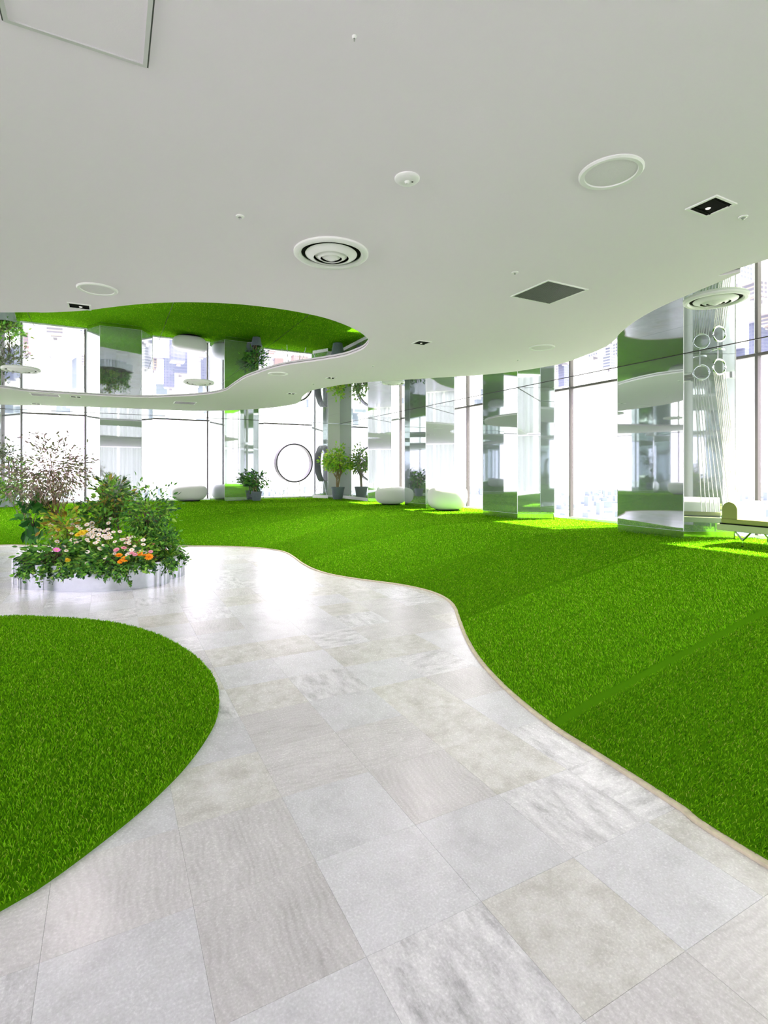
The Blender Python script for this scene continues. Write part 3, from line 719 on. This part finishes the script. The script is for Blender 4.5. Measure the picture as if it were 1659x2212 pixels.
grow('flowering_shrub', 205, 1085, 1150, 110, 7.6, 'dark leafy shrub between the thin tree and golden shrub', 34, 600, .07, DG+MG, 25, 205, .012, stems=3, cluster=.06)
grow('broadleaf_plant', 74, 1088, 1142, 70, 7.25, 'broad-leaved dark green plant at the planter far left', 16, 60, .17, [(.03,.14,.03),(.05,.20,.03),(.07,.25,.04)], 26, 72, .014, cat='plant', asp=.62, cluster=.04)
grow('broadleaf_plant', 140, 1110, 1160, 110, 7.2, 'low yellow-leaved plant below the thin tree', 26, 320, .08, YG+[(.45,.38,.04),(.40,.25,.04)], 27, 140, .010, cat='plant', stems=3, cluster=.06)
grow('leafy_plant', 120, 1160, 1225, 150, 6.85, 'bushy dark green plant spilling over the left rim', 40, 900, .07, DG+MG, 28, 130, .010, cat='plant', stems=4, cluster=.06)
grow('leafy_plant', 250, 1188, 1225, 210, 6.75, 'low green bedding plant under the daisies', 50, 1000, .07, MG+DG, 29, 250, .008, cat='plant', stems=5, cluster=.06)
grow('leafy_plant', 215, 1166, 1196, 220, 7.2, 'low green daisy foliage in the planter middle', 50, 1000, .07, MG+YG, 30, 215, .008, cat='plant', stems=5, cluster=.07)
grow('leafy_plant', 352, 1135, 1205, 78, 7.3, 'glossy dark green bush at the right lobe of the planter', 40, 800, .06, DG+MG, 61, 350, .010, cat='plant', stems=4, cluster=.05)
grow('leafy_plant', 300, 1165, 1212, 90, 6.95, 'low reddish green foliage around the orange flowers', 30, 600, .05, MG+YG+[(.35,.16,.08)], 62, 300, .008, cat='plant', stems=4, cluster=.05)
# spider plant at the right end
def spider(base, nl, ln, label, seed, pal):
    r = random.Random(seed); rt = root('spider_plant', base, label, 'plant'); b = Vector(base)
    lv = MB(); cols = []
    for i in range(nl):
        a = r.uniform(0, 2*PI); e = r.uniform(.5, 1.3); L = ln*r.uniform(.6,1.1); w = .013
        d = Vector((math.cos(a)*math.cos(e), math.sin(a)*math.cos(e), math.sin(e))); s = Vector((-math.sin(a), math.cos(a), 0)); pts = []
        for k in range(6):
            t = k/5; q = b+d*L*t+Vector((math.cos(a), math.sin(a), 0))*L*.3*t*t-Vector((0,0,1))*L*.5*t*t; ww = w*(1-t*.9); pts += [q-s*ww, q+s*ww]
        lv.add(pts, [(2*k,2*k+1,2*k+3,2*k+2) for k in range(5)]); c = r.choice(pal); cols += [(*c,1)]*12
    obj('leaf_rosette', lv, LEAF, rt, False, cols)
spider((pp(368,1185,7.25).x, 7.25, .28), 80, .46, 'arching grassy plant at the right lobe of the planter', 31, YG+MG)
spider((pp(170,1200,6.75).x, 6.75, .28), 30, .24, 'tuft of upright green blades behind the magenta flower', 32, MG)
# trailing ivy strands over the rim
def ivy(idx, drop, label, seed, pal=None):
    r = random.Random(seed); rt = root('trailing_ivy', (oo[idx][0], oo[idx][1], H), label, 'ivy', 'ivy trailing over the planter rim')
    pts = []; stem = MB()
    for s in range(5):
        j = (idx+r.randint(-5,5)) % n; o_ = Vector((oo[j][0], oo[j][1], H)); out = Vector((oo[j][0]-pc[0], oo[j][1]-pc[1], 0)).normalized(); tg = Vector((-out.y, out.x, 0))
        L = drop*r.uniform(.5,1.1); sl = r.uniform(-.5,.5); path = []
        for k in range(9):
            t = k/8; path.append(o_-out*.14*(1-t)**3+Vector((0,0,.05*math.sin(t*PI*.8)*(1-t)))+out*(.03+.045*t)+tg*sl*L*t-Vector((0,0,1))*L*max(0,t-.12)*1.05)
        obj('stem', MB().tube(path, .003, 4), mat('ivy_stem', (.10,.14,.05), .7), rt)
        for k in range(36): q = path[r.randint(1,7)].lerp(path[r.randint(1,7)], r.random()*.3); pts.append(q+Vector((r.gauss(0,.018), r.gauss(0,.018), r.gauss(0,.02)))+out*.01)
    pts = [p if p.z > .03 else Vector((p.x, p.y, .03)) for p in pts]
    mb, c = leaf_cloud(pts, .042, pal or (MG+DG), seed, .4, .75); obj('foliage', mb, LEAF, rt, False, c)
fr = [i for i in range(n) if oo[i][1] < 7.3]; fr.sort(key=lambda i: oo[i][0]/oo[i][1])
for q, (fx, dr, lab) in enumerate(((60,.22,'ivy trailing down the far left of the steel planter'),(95,.26,'ivy trailing left of the front lobe'),(130,.20,'ivy strand over the front rim below the magenta flower'),(170,.12,'short ivy strand over the front rim'),
        (205,.14,'short ivy strand over the middle of the front rim'),(245,.29,'longest ivy strand reaching the floor at the front'),(285,.13,'short ivy strand right of the longest one'),(325,.10,'thin ivy strand near the right end of the front lobe'),(358,.22,'ivy falling in the notch beside the right lobe'),(388,.20,'ivy trailing from the right lobe'))):
    i = min(fr, key=lambda k_: abs(CX+oo[k_][0]/oo[k_][1]*F-fx)); ivy(i, dr, lab, 40+q)
# flowers
def flower_proto(name, label, cat, group, pal, rad, npet, cen_col, ball=False):
    rt = root(name, (0,0,0), label, cat, group)
    obj('flower_stem', MB().tube([(0,0,-.13),(.004,0,-.06),(0,0,0)], .003, 5), mat('flower_stem', (.10,.22,.04), .6), rt)
    pm = MB()
    layers = 3 if ball else 1
    for l in range(layers):
        for k_ in range(npet):
            a = 2*PI*k_/npet+l*.3; el = .12+l*.45; R_ = rad*(1-.22*l); ca, sa = math.cos(a), math.sin(a); w = R_*math.sin(PI/npet)*1.1
            def q(r_, s_, z_): return (ca*r_-sa*s_, sa*r_+ca*s_, z_)
            pm.add([q(.004,0,.0), q(R_*.6,-w,R_*.6*math.sin(el)), q(R_*math.cos(el),0,R_*math.sin(el)*.9), q(R_*.6,w,R_*.6*math.sin(el))], [(0,1,2,3)])
    pt_ = obj('petals', pm, mat('petal_'+name, pal, .6), rt)
    obj('flower_centre', MB().lathe([(0,.007),(rad*.16,.006),(rad*.22,.001),(rad*.2,-.003)], (0,0,.003), 10), mat('centre_'+name, cen_col, .7), pt_, True)
    return rt
def scatter_flower(proto, spots, labels=None):
    for i, (x, y, Y) in enumerate(spots):
        o = proto if i == 0 else copy_tree(proto)
        o.location = pp(x, y, Y); r = random.Random(i*7+int(x))
        s_ = r.uniform(.8, 1.2); o.scale = (s_,)*3
        d = (Vector((0,0,EYE))-Vector(o.location)).normalized()
        nrm = (Vector((0,0,1))*1.0+d*.75+Vector((r.gauss(0,.25), r.gauss(0,.25), 0))).normalized()
        o.rotation_euler = nrm.to_track_quat('Z','Y').to_euler()
        if labels: o['label'] = labels[i]
rf = random.Random(9)
pk = flower_proto('daisy', 'small pale pink daisy in the planter bed', 'flower', 'pale daisies in the planter', (.90,.80,.74), .033, 12, (.75,.50,.10))
def depth_of(y): return float(np.interp(y, [1095, 1130, 1160, 1185, 1215], [7.55, 7.35, 7.1, 6.85, 6.62]))
sp = []
for i in range(74):
    x = rf.gauss(210, 58); y = rf.gauss(1162, 17)
    sp.append((min(max(x,110),310), y, depth_of(y)-.12))
for i in range(14): y = rf.uniform(1120, 1140); sp.append((rf.uniform(150, 240), y, depth_of(y)))
for i in range(7): y = rf.uniform(1188, 1205); sp.append((rf.uniform(190, 330), y, depth_of(y)))
scatter_flower(pk, sp)
yl = flower_proto('marigold', 'yellow blossom in the planter bed', 'flower', 'yellow blossoms in the planter', (.90,.68,.03), .042, 10, (.7,.35,.02), True)
scatter_flower(yl, [(178,1151,6.9),(170,1155,6.88),(186,1148,6.95),(125,1145,7.1),(118,1122,7.3),(132,1130,7.3),(108,1128,7.3),(146,1210,6.6)], ['yellow blossom amid the daisies, %s' % t for t in ('middle of the bright trio','left of the bright trio','right of the bright trio')]+['yellow blossom lowest under the thin tree','yellow blossom highest under the thin tree','yellow blossom right of the thin tree trunk','yellow blossom leftmost under the thin tree','lone yellow blossom low on the front rim'])
og = flower_proto('zinnia', 'orange blossom near the front rim of the planter', 'flower', 'orange blossoms in the planter', (.98,.40,.01), .052, 12, (.6,.2,.01), True)
scatter_flower(og, [(262,1213,6.48),(271,1208,6.5),(257,1200,6.52),(312,1201,6.62),(322,1203,6.62),(302,1196,6.66)], ['large orange blossom lowest at the front rim','orange blossom overlapping the lowest one on its right','orange blossom just above the lowest one','orange blossom at the right end, left of its twin','orange blossom farthest right in the bed','orange blossom between the pink ones and the right pair'])
pn = flower_proto('aster', 'pink blossom among the orange flowers', 'flower', 'pink blossoms in the planter', (.90,.42,.55), .036, 12, (.8,.6,.2), True)
scatter_flower(pn, [(285,1195,6.6),(292,1198,6.6),(252,1188,6.65),(268,1184,6.7),(326,1192,6.65)], ['pink blossom left of the pair among the orange','pink blossom right of the pair among the orange','pink blossom farthest left above the orange group','pink blossom highest above the orange group','pink blossom farthest right above the orange pair'])
rdn = flower_proto('red_sage', 'dusky red blossom at the right of the bed', 'flower', 'dusky red blossoms in the planter', (.42,.08,.10), .032, 8, (.3,.1,.05), True)
scatter_flower(rdn, [(281,1158,7.1),(275,1165,7.05),(290,1170,7.0),(283,1176,7.0)], ['dusky red blossom highest at the right of the bed','dusky red blossom leftmost at the right of the bed','dusky red blossom rightmost of the red group','dusky red blossom lowest of the red group'])
mg = flower_proto('cosmos', 'single magenta cosmos at the left front of the planter', 'flower', None, (.85,.22,.62), .058, 8, (.8,.6,.1)); 
if 'group' in mg: del mg['group']
scatter_flower(mg, [(123,1188,6.55)])
# ------------------------------------------------------------------ ceiling fixtures
def disc_fixture(name, x, y, d, label, cat, kind, group=None, z=HW):
    p = P(x, y, z); r = root(name, (p.x, p.y, z), label, cat, group); R = d/2
    if kind == 'speaker':
        obj('rim', MB().lathe([(R*.80,-.002),(R*.82,-.012),(R*.95,-.014),(R,-.006),(R,0)], p, 48), WHITE, r, True)
        obj('grille', MB().lathe([(0,-.008),(R*.6,-.008),(R*.82,-.005)], p, 40), LIGHT, r, True)
    elif kind == 'detector':
        db = obj('body', MB().lathe([(0,-.020),(R*.5,-.020),(R*.9,-.014),(R,-.006),(R,0)], p, 32), WHITE, r, True)
        obj('sensor_dome', MB().lathe([(0,-.034),(R*.14,-.032),(R*.22,-.020)], p, 16), WHITE, r, True)
        q = p+Vector((R*.42,0,0)); obj('indicator', MB().lathe([(0,-.024),(.006,-.023),(.006,-.018)], q, 10), DGREY, db)
    elif kind == 'sprinkler':
        obj('escutcheon', MB().lathe([(R*.4,-.004),(R*.5,-.010),(R,-.006),(R,0)], p, 24), WHITE, r, True)
        obj('head', MB().lathe([(0,-.022),(R*.3,-.02),(R*.3,-.010),(R*.2,0)], p, 12), BRUSH, r)
    elif kind == 'diffuser':
        obj('flange', MB().lathe([(R*.80,.0),(R*.80,-.010),(R*.86,-.026),(R*.95,-.026),(R,-.014),(R,0)], p, 56), WHITE, r, True)
        obj('throat_shade', MB().lathe([(0,-.0025),(R*.80,-.0025)], p, 40), BLACK, r)  # flat black disc instead of a recess, its shade put into the colour
        for r0_, r1_, h0, h1 in ((.47,.69,-.044,-.016),(.29,.43,-.050,-.026),(.13,.25,-.054,-.034)):
            obj('cone', MB().lathe([(R*r0_,h0),(R*r1_,h1),(R*r1_*1.01,h1+.004),(R*r0_*1.02,h0+.010),(R*r0_,h0)], p, 48), WHITE, r, True)
        obj('hub', MB().lathe([(0,-.062),(R*.06,-.060),(R*.14,-.046),(R*.14,-.036)], p, 24), WHITE, r, True)
        obj('spindle', MB().lathe([(0,-.04),(R*.04,-.04),(R*.04,-.003)], p, 10), BRUSH, r)
    return r
SPK = 'round ceiling speakers'; SPR = 'sprinklers in the white ceiling'; DIF = 'round air diffusers'
disc_fixture('ceiling_speaker', 1320, 372, .345, 'largest round white speaker in the upper right of the ceiling', 'speaker', 'speaker', SPK)
disc_fixture('ceiling_speaker', 211, 624, .345, 'round white speaker above the small black downlight at left', 'speaker', 'speaker', SPK)
disc_fixture('ceiling_speaker', 1171, 750, .345, 'round white speaker below the square grey grille', 'speaker', 'speaker', SPK)
disc_fixture('ceiling_speaker', 601, 807, .345, 'round white speaker on the narrow strip beyond the opening', 'speaker', 'speaker', SPK)
disc_fixture('smoke_detector', 880, 385, .145, 'round white smoke detector in the middle of the ceiling', 'detector', 'detector')
disc_fixture('air_diffuser', 716, 546, .575, 'large round ringed air diffuser in the white ceiling', 'air vent', 'diffuser', DIF)
DZ = HM
disc_fixture('air_diffuser', 1546, 646, .57, 'round ringed air diffuser in the mirror above the ropes', 'air vent', 'diffuser', DIF, DZ)
disc_fixture('air_diffuser', 46, 798, .57, 'round air diffuser in the mirror at the left edge', 'air vent', 'diffuser', DIF, DZ)
disc_fixture('air_diffuser', 430, 826, .57, 'round air diffuser in the mirror near the opening middle', 'air vent', 'diffuser', DIF, DZ)
disc_fixture('air_diffuser', 850, 826, .45, 'small round air diffuser in the mirror near the corner', 'air vent', 'diffuser', DIF, DZ)
for x, y, lab in ((519,467,'small sprinkler left of the large diffuser'),(1606,468,'small sprinkler right of the black downlight'),(1113,588,'small sprinkler above the square grey grille'),(1119,777,'small sprinkler below the far round speaker'),
                  (806,790,'small sprinkler right of the opening tip'),(586,882,'small sprinkler at the far ceiling edge'),(677,829,'small sprinkler beyond the opening near the wavy notch'),(766,78,'small sprinkler high in the middle ceiling')):
    disc_fixture('sprinkler', x, y, .055 if y > 100 else .018, lab, 'sprinkler', 'sprinkler', SPR)
def quad_fixture(name, x, y, du, dv, label, cat, kind, group=None, watts=0):
    p = P(x, y, HW); u, v = toUV(p); r = root(name, (p.x, p.y, HW), label, cat, group); a, b = du/2, dv/2; f = .016
    fr_ = MB(); z0, z1 = HW-.008, HW+.001
    for bx in ((u-a,u+a,v-b,v-b+f),(u-a,u+a,v+b-f,v+b),(u-a,u-a+f,v-b+f,v+b-f),(u+a-f,u+a,v-b+f,v+b-f)): fr_.uvbox(*bx, z0, z1)
    obj('frame', fr_, WHITE if kind != 'access' else ALU, r)
    obj('backing', MB().uvbox(u-a+f,u+a-f,v-b+f,v+b-f, HW-.0022, HW-.0005), {'down':BLACK,'grille':DGREY,'access':PAINT}[kind], r)
    if kind == 'access':
        gm = MB(); h_ = .006
        for bx in ((u-a-h_,u+a+h_,v-b-h_,v-b),(u-a-h_,u+a+h_,v+b,v+b+h_),(u-a-h_,u-a,v-b,v+b),(u+a,u+a+h_,v-b,v+b)): gm.uvbox(*bx, HW-.001, HW+.001)
        obj('shadow_gap', gm, DGREY, r)
    if kind == 'grille':
        ns = 26; st = (dv-2*f)/ns
        m_ = mat('grille_slat', (.16,.165,.155), .5, .2)
        for i in range(ns): 
            c = v-b+f+st*(i+.5); obj('slat', MB().uvbox(u-a+f, u+a-f, c-st*.22, c+st*.22, HW-.0065, HW-.0022), m_, r)
    if kind == 'down':
        q = UV(u+du*.12, v+dv*.05, HW); obj('lamp_head', MB().lathe([(0,-.006),(.012,-.006),(.016,-.0022)], q, 16), mat('lamp_lens', (.9,.88,.8), .2, emit=.4), r)
        for s_ in (-1, 1): obj('baffle', MB().uvbox(u+s_*du*.30-.004, u+s_*du*.30+.004, v-b+f, v+b-f, HW-.007, HW-.0022), BLACK, r)
        if watts:
            L = bpy.data.lights.new('downlight_lamp', 'SPOT'); L.energy = watts; L.spot_size = math.radians(130); L.spot_blend = .8; L.shadow_soft_size = .06; L.color = (1,.90,.95)
            lo = bpy.data.objects.new('downlight_lamp', L); COL.objects.link(lo); lo.parent = r; lo.location = (0,0,-.03)
    return r
DL = 'recessed black downlights'; WT = 60; WF = 150
quad_fixture('recessed_downlight', 1536, 445, .20, .22, 'black recessed downlight right of the largest speaker', 'downlight', 'down', DL, WT)
quad_fixture('recessed_downlight', 172, 661, .19, .21, 'black recessed downlight by the left speaker at the opening', 'downlight', 'down', DL, WT)
quad_fixture('recessed_downlight', 911, 740, .20, .20, 'small black recessed downlight in the ceiling middle', 'downlight', 'down', DL, WT)
quad_fixture('recessed_downlight', 716, 816, .16, .16, 'black recessed downlight on the strip beyond the opening', 'downlight', 'down', DL, WF)
quad_fixture('recessed_downlight', 630, 850, .18, .18, 'black recessed downlight by the wavy notch', 'downlight', 'down', DL, WF)
quad_fixture('recessed_downlight', 164, 857, .22, .22, 'black recessed downlight on the far strip at left', 'downlight', 'down', DL, WF)
quad_fixture('recessed_downlight', 78, 872, .2, .2, 'black recessed downlight at the far edge, leftmost', 'downlight', 'down', DL, WF)
quad_fixture('return_grille', 1186, 632, .49, .51, 'square grey slatted air grille in the ceiling right', 'air vent', 'grille', 'square slatted air grilles')
quad_fixture('return_grille', 400, 870, .5, .5, 'slatted air grille on the far ceiling strip', 'air vent', 'grille', 'square slatted air grilles')
quad_fixture('return_grille', 98, 853, .45, .55, 'slatted air grille on the far strip at the left edge', 'air vent', 'grille', 'square slatted air grilles')
ac = toUV(P(318,142,HW)); acu, acv = ac[0]-.23, ac[1]-.245
q = UV(acu, acv, HW); quad_fixture('access_hatch', CX+q.x/q.y*F, HY+F*(EYE-HW)/q.y, .47, .49, 'square white access hatch in the top left of the ceiling', 'hatch', 'access')
# ------------------------------------------------------------------ city far below
GZ = -150
CITY_G = mat('city_ground', (.36,.38,.40), .9, noise=.5, nscale=.03)
gp = MB(); ring_ = []
nseg = 48
for rr in (8, 400, 1500, 4000, 8500):
    for i in range(nseg): a = 2*PI*i/nseg; ring_.append((rr*math.cos(a), rr*math.sin(a), GZ))
gp.add(ring_, [(r_*nseg+i, r_*nseg+(i+1)%nseg, (r_+1)*nseg+(i+1)%nseg, (r_+1)*nseg+i) for r_ in range(4) for i in range(nseg)])
struct('ground', gp, CITY_G, 'hazy pale city ground far below the windows')
def city_mat(name, wall, win):
    m = bpy.data.materials.new(name); m.use_nodes = True; nt = m.node_tree; N = nt.nodes.new; L = nt.links.new; b = nt.nodes['Principled BSDF']; b.inputs['Roughness'].default_value = .8
    tc = N('ShaderNodeTexCoord'); br = N('ShaderNodeTexBrick'); br.offset = 0
    mp = N('ShaderNodeMapping'); mp.inputs['Rotation'].default_value = (PI/2, 0, 0); L(tc.outputs['Object'], mp.inputs[0]); L(mp.outputs[0], br.inputs['Vector'])
    br.inputs['Scale'].default_value = 1.0; br.inputs['Brick Width'].default_value = 4; br.inputs['Row Height'].default_value = 3.6; br.inputs['Mortar Size'].default_value = .7
    br.inputs['Color1'].default_value = (*win,1); br.inputs['Color2'].default_value = (*[c*1.2 for c in win],1); br.inputs['Mortar'].default_value = (*wall,1)
    L(br.outputs['Color'], b.inputs['Base Color']); return m
CM = [city_mat('city_white', (.48,.48,.48), (.125,.14,.19)), city_mat('city_pink', (.25,.185,.18), (.145,.13,.16)), city_mat('city_blue', (.155,.17,.23), (.11,.125,.19)), city_mat('city_cream', (.35,.32,.26), (.135,.135,.165))]
ROOFM = mat('city_roof', (.21,.21,.225), .9, noise=.3, nscale=.1)
def building_proto(w, d, h, m, i):
    r = root('city_building', (0,0,0), 'pale hazy building in the city far below', 'building', 'city buildings far below the windows')
    b = MB().box((0,0,h/2), (w,d,h)); 
    if i % 2: b.box((w*.12,0,h+h*.1), (w*.6,d*.7,h*.2))
    obj('block', b, m, r)
    t = h+(h*.2 if i % 2 else 0)
    rf_ = MB().box((0,0,h+.4), (w*.98,d*.98,.8)) if i % 2 == 0 else MB().box((w*.12,0,t+.4), (w*.58,d*.68,.8))
    rf_.box((w*.1,d*.1,t+2.0), (w*.3,d*.25,4)); obj('roof', rf_, ROOFM, r)
    return r
dims = [(15,12,18),(20,11,14),(11,11,32),(18,15,10),(12,10,26),(24,12,9),(14,14,40),(16,10,13)]
protos = [building_proto(*d, CM[i % 4], i) for i, d in enumerate(dims)]
rb = random.Random(3); placed = []
used = set()
while len(placed) < 300:
    a = rb.uniform(math.radians(-48), math.radians(100)); rr = math.sqrt(rb.uniform(400**2, 820**2)); x, y = rr*math.sin(a), rr*math.cos(a)
    if any((x-q[0])**2+(y-q[1])**2 < 21**2 for q in placed): continue
    i = rb.randrange(8); o = protos[i] if i not in used else copy_tree(protos[i]); used.add(i)
    o.location = (x, y, GZ); o.rotation_euler = (0,0,rb.choice((.3,.3+PI/2,.5))); placed.append((x,y))
far = MB()
for k_ in range(1600):
    a = rb.uniform(math.radians(-60), math.radians(110)); rr = math.sqrt(rb.uniform(820**2, 3800**2)); h = rb.choice((8,12,18,26,42)); far.box((rr*math.sin(a), rr*math.cos(a), GZ+h/2), (rb.uniform(12,34), rb.uniform(12,28), h), rb.random())
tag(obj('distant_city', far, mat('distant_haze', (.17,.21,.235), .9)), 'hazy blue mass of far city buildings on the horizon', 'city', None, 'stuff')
